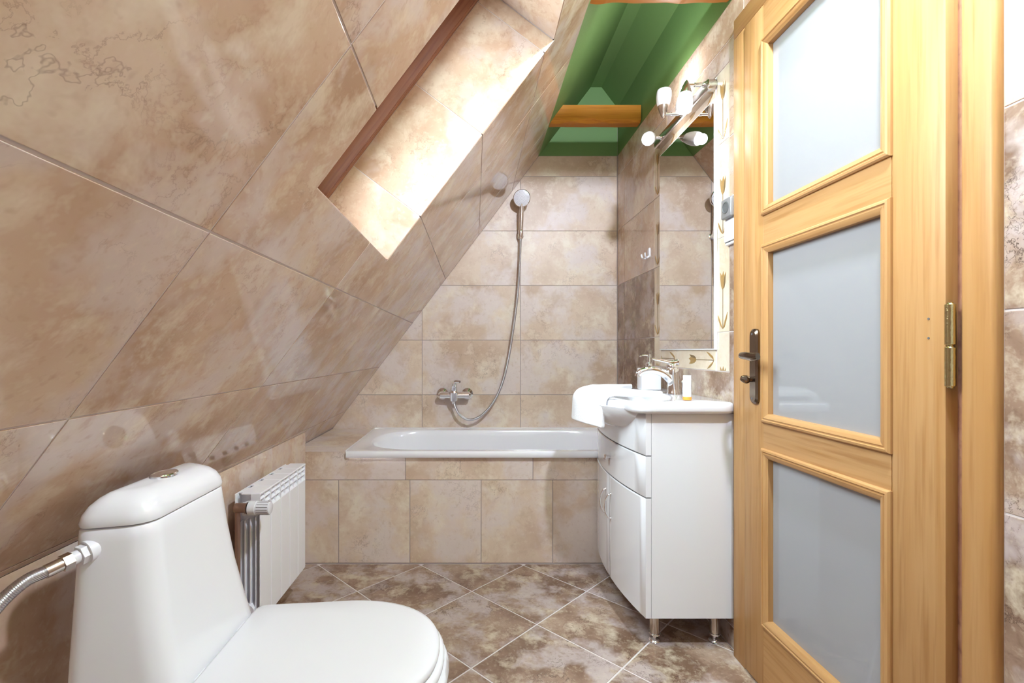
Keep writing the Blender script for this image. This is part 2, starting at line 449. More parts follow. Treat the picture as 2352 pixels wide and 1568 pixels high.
# reveal of the opening
F1 = Frame(FS.p(WY1, 0), SN, SD)            # far cheek, u = into room
F2 = Frame(FS.p(WY0, 0), -SN, SD)
F3 = Frame(FS.p(0, WV0), SN, (0, 1, 0))
F4 = Frame(FS.p(0, WV1), (0, 1, 0), SN)
cuts = [WV0]+[v for v in srow if WV0+0.03 < v < WV1-0.03]+[WV1]
for fr, rect in ((F1, (-0.46, -0.0055, WV0-0.06, WV1+0.06)), (F2, (0.0055, 0.46, WV0-0.06, WV1+0.06)), (F3, (-0.46, -0.0055, WY0-0.06, WY1+0.06)), (F4, (WY0-0.06, WY1+0.06, -0.46, -0.0055))):
    bm = bmesh.new(); plate(bm, fr, cells(rect, []), -0.03, -TT, 0, True); mesh_from('reveal_base', bm, M['grout'], wall_slope)
for v0, v1 in zip(cuts[:-1], cuts[1:]):
    tile(F1, (-DEP, 0, v0, v1), wall_slope, M['tile'], name='reveal_tile', gap=0.003)
    tile(F2, (0, DEP, v0, v1), wall_slope, M['tile'], name='reveal_tile', gap=0.003)
for a, b_ in ((WY0, 1.283), (1.283, WY1)):
    tile(F3, (-DEP, 0, a, b_), wall_slope, M['tile'], name='reveal_tile', gap=0.003)
    tile(F4, (a, b_, -DEP, 0), wall_slope, M['tile'], name='reveal_tile', gap=0.003)
# roof window
win = thing('window_1', 'roof window with a red-brown wooden frame set deep in the slope', 'window', tuple(FS.p((WY0+WY1)/2, (WV0+WV1)/2, -DEP)), kind='structure')
def wbar(name, a, b_, c, d, h0, h1, mat, bev=0.003, parent=win):
    bm = bmesh.new(); plate(bm, FS, [[(a, c), (b_, c), (b_, d), (a, d)]], h0, h1, 0, True)
    if bev: bmesh.ops.bevel(bm, geom=bm.edges[:], offset=bev, segments=2, affect='EDGES')
    return mesh_from(name, bm, mat, parent, True)
for nm, e, h0, h1 in (('frame_bar', 0.0, -DEP-0.085, -DEP), ('sash_bar', 0.016, -DEP-0.14, -DEP-0.055)):
    t_ = 0.022 if nm == 'frame_bar' else 0.055
    y0, y1, v0, v1 = WY0-0.004+e, WY1+0.004-e, WV0-0.004+e, WV1+0.004-e
    wbar(nm, y0, y0+t_, v0, v1, h0, h1, M['window_wood']); wbar(nm, y1-t_, y1, v0, v1, h0, h1, M['window_wood'])
    wbar(nm, y0+t_, y1-t_, v0, v0+t_, h0, h1, M['window_wood']); wbar(nm, y0+t_, y1-t_, v1-t_, v1, h0, h1, M['window_wood'])
wbar('glass_pane', WY0+0.06, WY1-0.06, WV0+0.06, WV1-0.06, -DEP-0.115, -DEP-0.107, M['glass'], 0)
pl = bpy.data.lights.new('sky_portal', 'AREA'); pl.shape = 'RECTANGLE'; pl.size = WY1-WY0-0.10; pl.size_y = WV1-WV0-0.10
po = bpy.data.objects.new('sky_portal', pl); COL.objects.link(po); pl.cycles.is_portal = True
po.location = FS.p((WY0+WY1)/2, (WV0+WV1)/2, -DEP-0.16)
po.rotation_euler = Matrix((FS.u, -FS.v, -FS.n)).transposed().to_euler()

# --- green ceiling above the tiling
def quad_slab(bm, pts, n, d):
    n = Vector(n).normalized(); a = [Vector(p) for p in pts]
    add_loft(bm, [[p+n*d for p in a], a])
bm = bmesh.new()
xr0, zr0 = 0.706, 1.6697+SL*0.706
for (xa, za), (xb, zb) in (((slope_x(ZT), ZT), (xr0, zr0)), ((xr0, zr0), (0.772, zr0)), ((0.772, zr0), (XR+0.02, zr0-1.32*(XR+0.02-0.772)))):
    d = Vector((xb-xa, 0, zb-za)); n = Vector((-d.z, 0, d.x))
    e = d.normalized()*0.004
    quad_slab(bm, [(xa-e.x, YF-0.05, za-e.z), (xb+e.x, YF-0.05, zb+e.z), (xb+e.x, YB+0.05, zb+e.z), (xa-e.x, YB+0.05, za-e.z)], n, 0.05)
tag(mesh_from('ceiling', bm, M['green']), 'green painted attic ceiling rising to a narrow ridge', 'ceiling', kind='structure')

gla = thing('ceiling_lamp', 'opal globe pendant lamp hanging from the green ridge beside the door', 'lamp', (0.735, 0.62, 2.60))
bm = bmesh.new(); add_lathe(bm, [(0.034, 0), (0.034, 0.012), (0.012, 0.02)], (0.739, 0.62, 2.603), (0, 0, -1), 20); mesh_from('lamp_base', bm, M['plastic'], gla, True)
bm = bmesh.new(); add_tube(bm, catmull([(0.739, 0.62, 2.585), (0.715, 0.62, 2.54), (0.64, 0.62, 2.44), (0.605, 0.62, 2.385), (0.60, 0.62, 2.352)], 6), 0.006, 10); mesh_from('lamp_arm', bm, M['plastic'], gla, True)
attach(glo, gla)
# --- knee wall
wall_left = slab('wall_left', FK, (YF-0.05, YA, -0.05, 0.622), [], M['grout'], 0.03, 'low tiled knee wall behind the toilet and radiator', cat='wall')
kc = [-0.58, 0.03, 0.64, 1.248, 1.856, YA]
for a, b_ in zip(kc[:-1], kc[1:]):
    tile(FK, (a, b_, 0.0, 0.288), wall_left, M['tile']); tile(FK, (a, b_, 0.288, 0.622), wall_left, M['tile'])
bm = bmesh.new(); add_box(bm, -0.95, XK-0.03, YF-0.05, YA-0.001, -0.05, 0.50); mesh_from('wall_backing', bm, M['grout'], wall_left)

# --- wall behind the camera
wall_front = box('wall_front', -1.0, 1.0, YF-0.05, YF, -0.05, 2.75, M['white_paint'])
tag(wall_front, 'white painted end wall of the bathroom facing the bathtub', 'wall', kind='structure')

# --- tub surround: apron and ledge
apron = slab('tub_apron', FA, (-0.86, XR, -0.01, 0.498), [], M['wall_grout'], 0.012, 'beige tiled front panel below the bathtub', cat='tub panel', kind=None)
az = 0.394
for a, b_ in ((-0.84, -0.6395), (-0.6395, -0.3040), (-0.3040, 0.0307), (0.0307, 0.3673), (0.3673, 0.703), (0.703, XR)):
    tile(FA, (a, b_, 0.004, az), apron, M['lit_tile'])
for a, b_ in ((-0.84, -0.3255), (-0.3255, 0.2742), (0.2742, XR)):
    tile(FA, (a, b_, az, 0.500 if a > -0.5 else 0.529), apron, M['lit_tile'], holes=[(-0.603, 2, 0.500, 1)])
ledge = slab('tub_ledge', FL, (-0.90, -0.606, YA+0.001, YB), [], M['wall_grout'], 0.026, 'narrow tiled ledge between the bathtub and the sloping wall', cat='ledge', kind=None)
tile(FL, (-0.862, -0.605, YA-0.003, 2.34), ledge, M['lit_tile']); tile(FL, (-0.862, -0.605, 2.34, YB-0.003), ledge, M['lit_tile'])

# --- decorative strip around the mirror
def motif(fr, parent, origin, up, rect):
    # tulip: bloom, stem and two leaves, clipped to its tile; up is +1 along v or along u
    def loc(a, b): return (origin[0]+a, origin[1]+b) if up == 'v' else (origin[0]-b, origin[1]+a)
    shapes = [('bloom', [(-0.004, 0.150), (0.007, 0.153), (0.016, 0.170), (0.018, 0.190), (0.020, 0.208), (0.010, 0.196), (0.003, 0.212), (-0.006, 0.197), (-0.018, 0.210), (-0.017, 0.185), (-0.012, 0.163)], M['motif']),
              ('bloom_shade', [(0.004, 0.152), (0.010, 0.156), (0.016, 0.172), (0.018, 0.190), (0.019, 0.202), (0.010, 0.190), (0.006, 0.170)], M['motif_dark']),
              ('stem', [(-0.0009, 0.014), (0.0009, 0.014), (0.0009, 0.152), (-0.0009, 0.152)], M['motif_dark']),
              ('leaf', [(0.001, 0.012), (0.014, 0.040), (0.031, 0.068), (0.026, 0.046), (0.012, 0.018)], M['motif']),
              ('leaf', [(-0.001, 0.012), (-0.012, 0.020), (-0.026, 0.040), (-0.032, 0.060), (-0.018, 0.040)], M['motif'])]
    u0, u1, v0, v1 = rect; e = 0.003
    for k, (nm, pts, mat) in enumerate(shapes):
        p = [loc(*q) for q in pts]
        for f in (lambda q: q[0]-u0-e, lambda q: u1-e-q[0], lambda q: q[1]-v0-e, lambda q: v1-e-q[1]): p = clip_poly(p, f) if len(p) > 2 else []
        if len(p) < 3 or area(p) < 2e-5: continue
        bm = bmesh.new(); plate(bm, fr, [p], 0.0, 0.0006+0.0003*k, 0)
        mesh_from(nm, bm, mat, parent)
y0, y1, z0, z1 = MIRF
mz0, mz1, my0, my1 = 1.005, 1.905, 1.691, 2.195
for (ya, yb) in ((y0, my0), (my1, y1)):
    for za, zb in zip([0.735, 1.0665, 1.398, 1.7295], [1.0665, 1.398, 1.7295, 2.061]):
        r = rr(ya, yb, max(za, z0), min(zb, z1))
        tl = tile(FR, r, wall_right, M['strip_tile'], name='strip_tile', gap=0.0025)
        motif(FR, tl, (-(ya+yb)/2, za), 'v', r)
for (za, zb) in ((z0, mz0), (mz1, z1)):
    for ya, yb in ((1.700, 2.034), (2.034, 2.368)):
        r = rr(max(ya, my0), min(yb, my1), za, zb)
        tl = tile(FR, r, wall_right, M['strip_tile'], name='strip_tile', gap=0.0025)
        motif(FR, tl, (-ya, (za+zb)/2), 'u', r)

# ------------------------------------------------------------------ door
XD = 0.846
door = thing('door_1', 'varnished pine door with three frosted glass panels', 'door', (XD+0.02, 1.16, 0.0), kind='structure')
dy0, dy1, dz0, dz1 = 0.8485, 1.482, 0.008, 2.016
py0, py1 = 0.9605, 1.383
panels = [(0.198, 0.712), (0.795, 1.307), (1.400, 1.909)]
def dbox(name, a, b_, c, d, mat, bev=0.003): return box(name, XD, XD+0.040, a, b_, c, d, M[mat], door, bev)
dbox('stile', py1+0.0, dy1, dz0, dz1, 'pine_z'); dbox('stile', dy0, py0, dz0, dz1, 'pine_z', 0.006)
for c, d in ((dz0, panels[0][0]), (panels[0][1], panels[1][0]), (panels[1][1], panels[2][0]), (panels[2][1], dz1)):
    box('rail', XD+0.0006, XD+0.040, py0-0.001, py1+0.001, c, d, M['pine_y'], door)
prof = [(0.000, -0.004), (0.000, 0.004), (0.003, 0.008), (0.008, 0.009), (0.0105, 0.0062), (0.0125, 0.0062), (0.0145, 0.0078), (0.021, 0.0060), (0.027, 0.001), (0.027, -0.020)]
def moulding(a, b_, c, d):
    def piece(p, q, ip, iq, mat):
        bm = bmesh.new()
        def end(cn, inw): return [Vector((XD-h, cn[0]+inw[0]*w_, cn[1]+inw[1]*w_)) for w_, h in prof]
        add_loft(bm, [end(p, ip), end(q, iq)], True, True, True)
        mesh_from('moulding', bm, M[mat], door, True, 25)
    piece((a, c), (b_, c), (1, 1), (-1, 1), 'pine_y'); piece((a, d), (b_, d), (1, -1), (-1, -1), 'pine_y')
    piece((a, c), (a, d), (1, 1), (1, -1), 'pine_z'); piece((b_, c), (b_, d), (-1, 1), (-1, -1), 'pine_z')
for c, d in panels:
    moulding(py0-0.004, py1+0.004, c-0.004, d+0.004)
    box('glass_pane', XD+0.014, XD+0.020, py0+0.002, py1-0.002, c+0.002, d-0.002, M['frost'], door)
# handle
hb = bmesh.new()
hz0, hz1, hy = 0.842, 1.067, 1.420
pl_ = round_poly([(hy-0.020, hz0), (hy+0.020, hz0), (hy+0.020, hz1), (hy-0.020, hz1)], 0.019, 8)
ring = lambda s, x: [Vector((x, hy+(p.x-hy)*s, (hz0+hz1)/2+(p.y-(hz0+hz1)/2)*(1-(1-s)*0.18))) for p in pl_]
add_loft(hb, [ring(1, XD), ring(1, XD-0.006), ring(0.72, XD-0.011)], True, True)
hplate = mesh_from('handle_plate', hb, M['bronze'], door, True)
bm = bmesh.new()
hp = catmull([(XD-0.010, hy, 0.986), (XD-0.040, hy+0.001, 0.986), (XD-0.052, hy-0.012, 0.987), (XD-0.053, hy-0.040, 0.986), (XD-0.050, hy-0.066, 0.983), (XD-0.046, hy-0.086, 0.985)], 6)
add_tube(bm, hp, lambda q: 0.0085 if q < 0.35 else 0.0085+0.0035*math.sin((q-0.35)/0.65*math.pi*0.8), 14, 0.75)
mesh_from('lever', bm, M['bronze'], hplate, True)
bm = bmesh.new(); add_cyl(bm, (XD-0.010, hy, 0.915), (XD-0.022, hy, 0.915), 0.008)
add_tube(bm, catmull([(XD-0.018, hy, 0.917), (XD-0.030, hy, 0.915), (XD-0.045, hy, 0.919)], 6), lambda q: 0.0075+0.005*math.sin(q*math.pi), 14, 0.6)
mesh_from('thumb_turn', bm, M['bronze'], hplate, True)
for z in (hz0+0.016, hz1-0.016):
    bm = bmesh.new(); add_lathe(bm, [(0.0034, 0), (0.0034, 0.0006), (0.0015, 0.0009)], (XD-0.0108, hy+0.002, z), (-1, 0, 0), 12); mesh_from('screw', bm, M['dark_gap'], hplate, True)
# hinge and two old screw holes
bm = bmesh.new()
for a, b_ in ((0.936, 1.008), (1.010, 1.085)): add_lathe(bm, [(0.006, 0), (0.0078, 0.002), (0.0078, b_-a-0.002), (0.006, b_-a)], (XD+0.002, 0.842, a), (0, 0, 1), 18)
add_cyl(bm, (XD+0.002, 0.842, 0.934), (XD+0.002, 0.842, 1.087), 0.0045, seg=12)
mesh_from('hinge', bm, M['brass'], door, True)
for z in (1.060, 1.024):
    bm = bmesh.new(); add_lathe(bm, [(0.0022, 0), (0.0022, 0.0008)], (XD+0.0002, 0.880, z), (-1, 0, 0), 10); mesh_from('screw_hole', bm, M['dark_gap'], door)
# frame around the door
tr1 = box('trim_1', XD+0.004, XR+0.05, dy1+0.003, 1.5515, 0.0, 2.0195, M['pine_z'], None, 0.003); tag(tr1, 'pine door frame upright on the latch side, beside the socket', 'door frame', kind='structure')
tr2 = box('trim_2', XD+0.004, XR+0.05, 0.776, 1.5515, 2.0205, 2.0825, M['pine_y'], None, 0.003); tag(tr2, 'pine door frame head above the door', 'door frame', kind='structure')
bm = bmesh.new(); add_box(bm, XD+0.010, XR+0.05, 0.776, 0.8355, 0.0, 2.020, 0.009, 3)
tr3 = mesh_from('trim_3', bm, M['pine_z'], None, True); tag(tr3, 'pine door frame upright on the hinge side, at the right edge', 'door frame', kind='structure')
box('trim_core', XR+0.0, XR+0.05, 0.82, 0.86, 0.0, 2.02, M['window_wood'], tr3)
box('trim_core', XD+0.03, XR+0.05, 1.46, 1.50, 0.0, 2.02, M['pine_z'], tr1)

# ------------------------------------------------------------------ ceiling beams with wavy lower edges
def beam(label, ya, yb, seed, amp):
    zt, zb = 2.277, 2.192; bm = bmesh.new(); rings = []; n = 60
    for k in range(n+1):
        q = k/n; w1 = amp*(mnoise.noise(Vector((q*5.5, seed, 0)))+0.45*abs(math.sin(q*9+seed)))
        w2 = amp*(mnoise.noise(Vector((q*5.5, seed+9, 0)))+0.45*abs(math.sin(q*8+seed*2)))
        xb = slope_x(zb)-0.01+(XR-0.003-slope_x(zb)+0.01)*q; xt = slope_x(zt)-0.01+(XR-0.003-slope_x(zt)+0.01)*q
        rings.append([Vector((xt, ya, zt)), Vector((xt, yb, zt)), Vector((xb, yb+w2*0.5, zb+0.004)), Vector((xb, yb-0.012+w2, zb)), Vector((xb, ya+0.010+w1, zb-0.001)), Vector((xb, ya+w1*0.3, zb+0.006+w1))])
    add_loft(bm, rings)
    return tag(mesh_from('ceiling_beam', bm, M['beam'], None, True, 30), label, 'beam', 'attic cross beams')
beam('orange pine beam nearer the far wall, with a dark knot', 2.4526, 2.522, 1.0, 0.016)
beam('orange pine beam with a scalloped lower edge at the top of the picture', 1.548, 1.622, 4.0, 0.018)

# ------------------------------------------------------------------ bathtub
tub = thing('bathtub', 'white built-in bathtub along the far wall', 'bathtub', (0.13, 2.53, 0.13))
tx0, tx1, ty0, ty1, tz = -0.603, XR-0.004, 2.200, YB-0.004, 0.533
outer = round_poly([(tx0, ty0), (tx1, ty0), (tx1, ty1), (tx0, ty1)], 0.012, 4)
inner = round_poly([(-0.531, 2.247), (0.80, 2.247), (0.80, 2.79), (-0.531, 2.79)], 0.27, 12)
c = (0.13, 2.52); n = 96; A, B = 0.7, 0.3
O = resample_rays(outer, c, n, A, B); I = resample_rays(inner, c, n, A, B)
V3 = lambda pts, z, s=1.0, cc=c: [Vector((cc[0]+(p.x-cc[0])*s, cc[1]+(p.y-cc[1])*s, z)) for p in pts]
def ins(pts, d): return [Vector((min(max(p.x, tx0+d), tx1-d), min(max(p.y, ty0+d), ty1-d))) for p in pts]
bm = bmesh.new()
add_loft(bm, [V3(ins(O, 0.004), 0.5015), V3(O, 0.505), V3(O, 0.527), V3(ins(O, 0.003), 0.5325), V3(ins(O, 0.009), tz), V3(I, tz-0.001, 1.015), V3(I, tz-0.006), V3(I, 0.50, 0.985), V3(I, 0.35, 0.94), V3(I, 0.22, 0.86), V3(I, 0.165, 0.72), V3(I, 0.15, 0.4), V3(I, 0.148, 0.05)], False, True)
body = mesh_from('tub_shell', bm, M['acrylic'], tub, True, 50)
bm = bmesh.new(); add_lathe(bm, [(0.030, 0), (0.030, 0.006), (0.024, 0.012), (0.010, 0.014)], (-0.512, 2.47, 0.47), (1, 0, 0.2), 24); mesh_from('overflow_cap', bm, M['chrome'], tub, True)
bm = bmesh.new(); add_lathe(bm, [(0.006, 0), (0.006, 0.004), (0.003, 0.007)], (-0.512, 2.35, 0.522), (0.3, 0, 1), 14); mesh_from('overflow_screw', bm, M['chrome'], tub, True)
bm = bmesh.new(); add_box(bm, tx0-0.002, tx1, ty1-0.002, YB, tz-0.006, tz+0.003, 0.001); add_box(bm, tx0-0.005, tx0+0.001, ty0+0.02, ty1, tz-0.008, tz+0.001, 0.001); mesh_from('sealant', bm, M['silicone'], tub)

# ------------------------------------------------------------------ bath mixer, hand shower, hose
mix = thing('bath_mixer', 'chrome bath mixer tap on the far wall above the tub', 'tap', (-0.119, YB, 0.745))
for x in (-0.194, -0.044):
    bm = bmesh.new()
    add_lathe(bm, [(0.034, 0), (0.034, 0.006), (0.022, 0.016), (0.016, 0.020), (0.016, 0.048)], (x, YB, 0.742), (0, -1, 0), 28)
    mesh_from('escutcheon', bm, M['chrome'], mix, True)
bm = bmesh.new(); add_tube(bm, [(-0.215, YB-0.055, 0.738), (-0.205, YB-0.056, 0.738), (-0.15, YB-0.058, 0.738), (-0.09, YB-0.058, 0.738), (-0.034, YB-0.056, 0.738), (-0.024, YB-0.055, 0.738)], lambda q: 0.020 if 0.1 < q < 0.9 else 0.012, 20)
add_lathe(bm, [(0.026, -0.03), (0.028, 0), (0.027, 0.025), (0.020, 0.034)], (-0.124, YB-0.060, 0.738), (0, -0.35, 1), 24)
add_lathe(bm, [(0.012, 0), (0.011, 0.022), (0.009, 0.030)], (-0.126, YB-0.062, 0.716), (0, 0, -1), 16)
mb = mesh_from('mixer_body', bm, M['chrome'], mix, True)
bm = bmesh.new(); add_tube(bm, catmull([(-0.124, YB-0.066, 0.772), (-0.122, YB-0.085, 0.800), (-0.112, YB-0.125, 0.822), (-0.085, YB-0.150, 0.823)], 6), lambda q: 0.022*(1-q)+0.007*q, 16, 1.0); mesh_from('lever', bm, M['chrome'], mix, True)

sh = thing('hand_shower', 'chrome hand shower with round white face on the far wall', 'shower', (0.276, YB, 1.70))
bm = bmesh.new(); add_lathe(bm, [(0.020, 0), (0.020, 0.005), (0.014, 0.008), (0.012, 0.030)], (0.276, YB, 1.695), (0, -1, 0), 24)
add_lathe(bm, [(0.013, 0), (0.016, 0.012), (0.016, 0.036), (0.014, 0.040)], (0.276, YB-0.040, 1.684), (0, -0.12, 1), 20); mesh_from('holder', bm, M['chrome'], sh, True)
bm = bmesh.new()
add_tube(bm, catmull([(0.276, YB-0.036, 1.672), (0.277, YB-0.046, 1.73), (0.278, YB-0.058, 1.79), (0.279, YB-0.068, 1.845), (0.279, YB-0.078, 1.872)], 6), lambda q: 0.010+0.004*math.sin(q*math.pi), 18)
mesh_from('handle', bm, M['chrome'], sh, True)
hc = Vector((0.279, YB-0.078, 1.903)); hd = Vector((-0.10, -1, -0.22)).normalized()
bm = bmesh.new(); add_lathe(bm, [(0.020, -0.022), (0.042, -0.012), (0.0505, 0.000), (0.0505, 0.008), (0.047, 0.012)], hc, hd, 36); head = mesh_from('shower_head', bm, M['chrome'], sh, True)
bm = bmesh.new(); add_lathe(bm, [(0.0465, 0.011), (0.0465, 0.0135), (0.030, 0.016), (0.012, 0.0165)], hc, hd, 36); mesh_from('spray_face', bm, M['plastic'], head, True)
bm = bmesh.new(); uu, vv_ = basis(hd)
for rad, cnt in ((0.040, 30), (0.033, 26), (0.026, 20), (0.018, 14), (0.009, 7)):
    for k in range(cnt):
        a = 2*math.pi*k/cnt; p = hc+hd*0.0145+(uu*math.cos(a)+vv_*math.sin(a))*rad
        add_lathe(bm, [(0.0016, 0), (0.0010, 0.0028)], p, hd, 6)
mesh_from('nozzles', bm, M['smoke'], head)['kind'] = 'stuff'
hose_pts = [(0.276, YB-0.036, 1.674), (0.269, YB-0.034, 1.486), (0.254, YB-0.034, 1.303), (0.230, YB-0.036, 1.120), (0.203, YB-0.040, 0.958), (0.169, YB-0.046, 0.818), (0.117, YB-0.053, 0.704), (0.047, YB-0.058, 0.622), (-0.026, YB-0.061, 0.591), (-0.083, YB-0.062, 0.617), (-0.114, YB-0.062, 0.669), (-0.124, YB-0.062, 0.720)]
bm = bmesh.new(); add_tube(bm, catmull(hose_pts, 10), 0.0072, 12)
hose = mesh_from('shower_hose', bm, M['braid'], sh, True, 60)

# ------------------------------------------------------------------ radiator
rad = thing('radiator', 'white aluminium radiator with five sections on the knee wall', 'radiator', (-0.72, 1.70, 0.13))
rx0, rx1 = -0.762, -0.680
def section_mesh():
    bm = bmesh.new(); W = 0.0385
    add_box(bm, rx1-0.005, rx1, -W, W, 0.132, 0.486, 0.0022)              # front plate
    for k, x in enumerate((-0.700, -0.717, -0.734, -0.751)):              # convection fins, splayed at the ends
        add_box(bm, x-0.0022, x+0.0022, -0.030, 0.030, 0.165, 0.470-0.006*k, 0.0015)
    add_box(bm, rx0, rx1-0.003, -0.0025, 0.0025, 0.140, 0.545)            # web
    add_cyl(bm, (-0.722, -0.0395, 0.172), (-0.722, 0.0395, 0.172), 0.021, seg=16); add_cyl(bm, (-0.722, -0.0395, 0.500), (-0.722, 0.0395, 0.500), 0.021, seg=16)
    for s in (-1, 1): add_box(bm, rx1-0.030, rx1-0.001, s*W-0.0018, s*W+0.0018, 0.480, 0.546)
    for z in (0.486, 0.506, 0.526):                                       # tilted louvres
        t = bmesh.new(); add_box(t, -0.016, 0.0, -W, W, -0.0013, 0.0013)
        bmesh.ops.rotate(t, verts=t.verts[:], cent=(0, 0, 0), matrix=Matrix.Rotation(math.radians(38), 3, 'Y'))
        bmesh.ops.translate(t, verts=t.verts[:], vec=(rx1-0.002, 0, z)); merge(bm, t)
    add_box(bm, -0.742, rx1+0.001, -0.0395, 0.0395, 0.5425, 0.549, 0.002)  # top plate
    add_box(bm, rx0+0.004, -0.742, -0.022, 0.022, 0.5425, 0.548, 0.0015)
    add_box(bm, rx0, rx0+0.004, -0.0395, 0.0395, 0.15, 0.546, 0.001)
    bmesh.ops.recalc_face_normals(bm, faces=bm.faces[:])
    me = bpy.data.meshes.new('section'); bm.to_mesh(me); bm.free(); me.materials.append(M['enamel']); return me
sm = section_mesh()
for k in range(5):
    o = bpy.data.objects.new('section', sm); COL.objects.link(o); o.parent = rad
    o.matrix_parent_inverse = Matrix.Translation(-rad.location); o.location = (0, 1.54+0.08*k, 0)
bm = bmesh.new(); add_lathe(bm, [(0.024, 0), (0.024, 0.004), (0.019, 0.006), (0.017, 0.012)], (-0.722, 1.4995, 0.500), (0, -1, 0), 6); mesh_from('plug', bm, M['plastic'], rad, True)
for y in (1.58, 1.82):
    for z in (0.44, 0.19): box('wall_bracket', XK, rx0+0.004, y-0.012, y+0.012, z, z+0.03, M['enamel'], rad, 0.002)
bm = bmesh.new()
vy, vz = 1.452, 0.518
add_cyl(bm, (-0.722, 1.488, 0.502), (-0.722, vy, vz), 0.011); add_cyl(bm, (-0.735, vy, vz), (-0.694, vy, vz), 0.0145); add_lathe(bm, [(0.017, 0), (0.017, 0.010)], (-0.703, vy, vz), (1, 0, 0), 6)
add_cyl(bm, (-0.728, vy, vz), (-0.728, vy, 0.02), 0.008)
valve = mesh_from('valve_body', bm, M['copper'], rad, True)
bm = bmesh.new(); add_lathe(bm, [(0.016, 0), (0.0185, 0.001), (0.0185, 0.005)], (-0.697, vy, vz), (1, 0, 0), 20); mesh_from('valve_collar', bm, M['black'], valve, True)
bm = bmesh.new(); add_lathe(bm, [(0.018, 0), (0.0215, 0.002), (0.0215, 0.024), (0.0205, 0.025), (0.0200, 0.060), (0.0180, 0.066), (0.010, 0.068)], (-0.693, vy, vz), (1, 0, 0), 40); knob = mesh_from('thermostat_head', bm, M['plastic'], rad, True)
for k in range(16):
    a = 2*math.pi*k/16; bm = bmesh.new(); add_box(bm, -0.664, -0.630, -0.0009, 0.0009, 0.0196, 0.0206)
    bmesh.ops.rotate(bm, verts=bm.verts[:], cent=(0, 0, 0), matrix=Matrix.Rotation(a, 3, 'X')); bmesh.ops.translate(bm, verts=bm.verts[:], vec=(0, vy, vz))
    mesh_from('grip_slot', bm, M['smoke'], knob)

# ------------------------------------------------------------------ toilet
TC = 0.9325
wc = thing('toilet', 'white close-coupled toilet with closed lid in the foreground', 'toilet', (-0.40, TC, 0.0))
def cist(xf, xb, wf, wb, r1=0.05, r2=0.03):
    return round_poly([(xb, TC-wb), (xf, TC-wf), (xf, TC+wf), (xb, TC+wb)], [r2, r1, r1, r2], 10)
def ringz(p, z, dx=0): return [Vector((q.x+dx, q.y, z)) for q in p]
bm = bmesh.new()
zs = [0.375, 0.40, 0.46, 0.54, 0.62, 0.68, 0.7005, 0.7025]
rings = []
for z in zs:
    q = (z-0.375)/0.33
    xf = -0.488-0.067*q-0.010*math.sin(q*math.pi); rings.append(ringz(cist(xf, -0.668, 0.152-0.026*q, 0.186-0.028*q), z))
rings[-1] = ringz(cist(-0.557, -0.666, 0.124, 0.156), 0.7030)
add_loft(bm, rings); cbody = mesh_from('cistern', bm, M['ceramic'], wc, True, 50)
bm = bmesh.new()
def lidr(d, z): return ringz(cist(-0.5545-d, -0.667+d*0.8, 0.127-d, 0.159-d*1.1, max(0.012, 0.05-d*0.4), 0.03), z)
add_loft(bm, [lidr(0.004, 0.7040), lidr(0.000, 0.7060), lidr(-0.001, 0.712), lidr(0.002, 0.724), lidr(0.009, 0.737), lidr(0.020, 0.747), lidr(0.034, 0.7535), lidr(0.044, 0.7555)])
clid = mesh_from('cistern_lid', bm, M['ceramic'], wc, True, 50)
bm = bmesh.new(); bt = []
for s, z in ((1, 0.755), (1, 0.7585), (0.93, 0.7605), (0.86, 0.7590), (0.80, 0.7585)):
    bt.append([Vector((-0.612+0.021*s*math.cos(a), TC+0.030*s*math.sin(a), z)) for a in [2*math.pi*k/36 for k in range(36)]])
add_loft(bm, bt); mesh_from('flush_button', bm, M['chrome'], wc, True)
def egg(xb, xf, hw, hb, m=24):
    xc = xf-0.205; pts = []
    for k in range(m+1):
        a = -math.pi/2+math.pi*k/m
        ca, sa = math.cos(a), math.sin(a); e = 2/2.25
        pts.append((xc+0.205*abs(ca)**e, TC+hw*math.copysign(abs(sa)**e, sa)))
    pts += [(xc-(xc-xb)*0.5, TC+(hw*0.45+hb*0.55)), (xb, TC+hb), (xb, TC-hb), (xc-(xc-xb)*0.5, TC-(hw*0.45+hb*0.55))]
    return resample_rays(round_poly(pts, [0]*(m+1)+[0.08, 0.02, 0.02, 0.08], 5), ((xb+xf)/2, TC), 96, 1.1, 0.9)
def eg(xb, xf, hw, hb, z): return [Vector((p.x, p.y, z)) for p in egg(xb, xf, hw, hb)]
bm = bmesh.new()
add_loft(bm, [eg(-0.493, -0.072, 0.170, 0.150, 0.4045), eg(-0.496, -0.069, 0.174, 0.153, 0.4075), eg(-0.496, -0.069, 0.174, 0.153, 0.413), eg(-0.494, -0.072, 0.171, 0.150, 0.4185), eg(-0.488, -0.080, 0.163, 0.143, 0.4215), eg(-0.44, -0.13, 0.11, 0.10, 0.4225)])
mesh_from('seat_lid', bm, M['plastic'], wc, True, 60)
bm = bmesh.new()
add_loft(bm, [eg(-0.490, -0.064, 0.178, 0.152, 0.384), eg(-0.494, -0.060, 0.182, 0.155, 0.389), eg(-0.494, -0.060, 0.182, 0.155, 0.397), eg(-0.490, -0.066, 0.176, 0.150, 0.4025)])
mesh_from('seat', bm, M['plastic'], wc, True, 60)
for s in (-1, 1):
    bm = bmesh.new(); add_tube(bm, [(-0.500, TC+s*0.075-0.018, 0.405), (-0.500, TC+s*0.075+0.018, 0.405)], 0.009, 14); mesh_from('seat_hinge', bm, M['plastic'], wc, True)
bm = bmesh.new()
def bw(xb, xf, hw, hb, z): return eg(xb, xf, hw, hb, z)
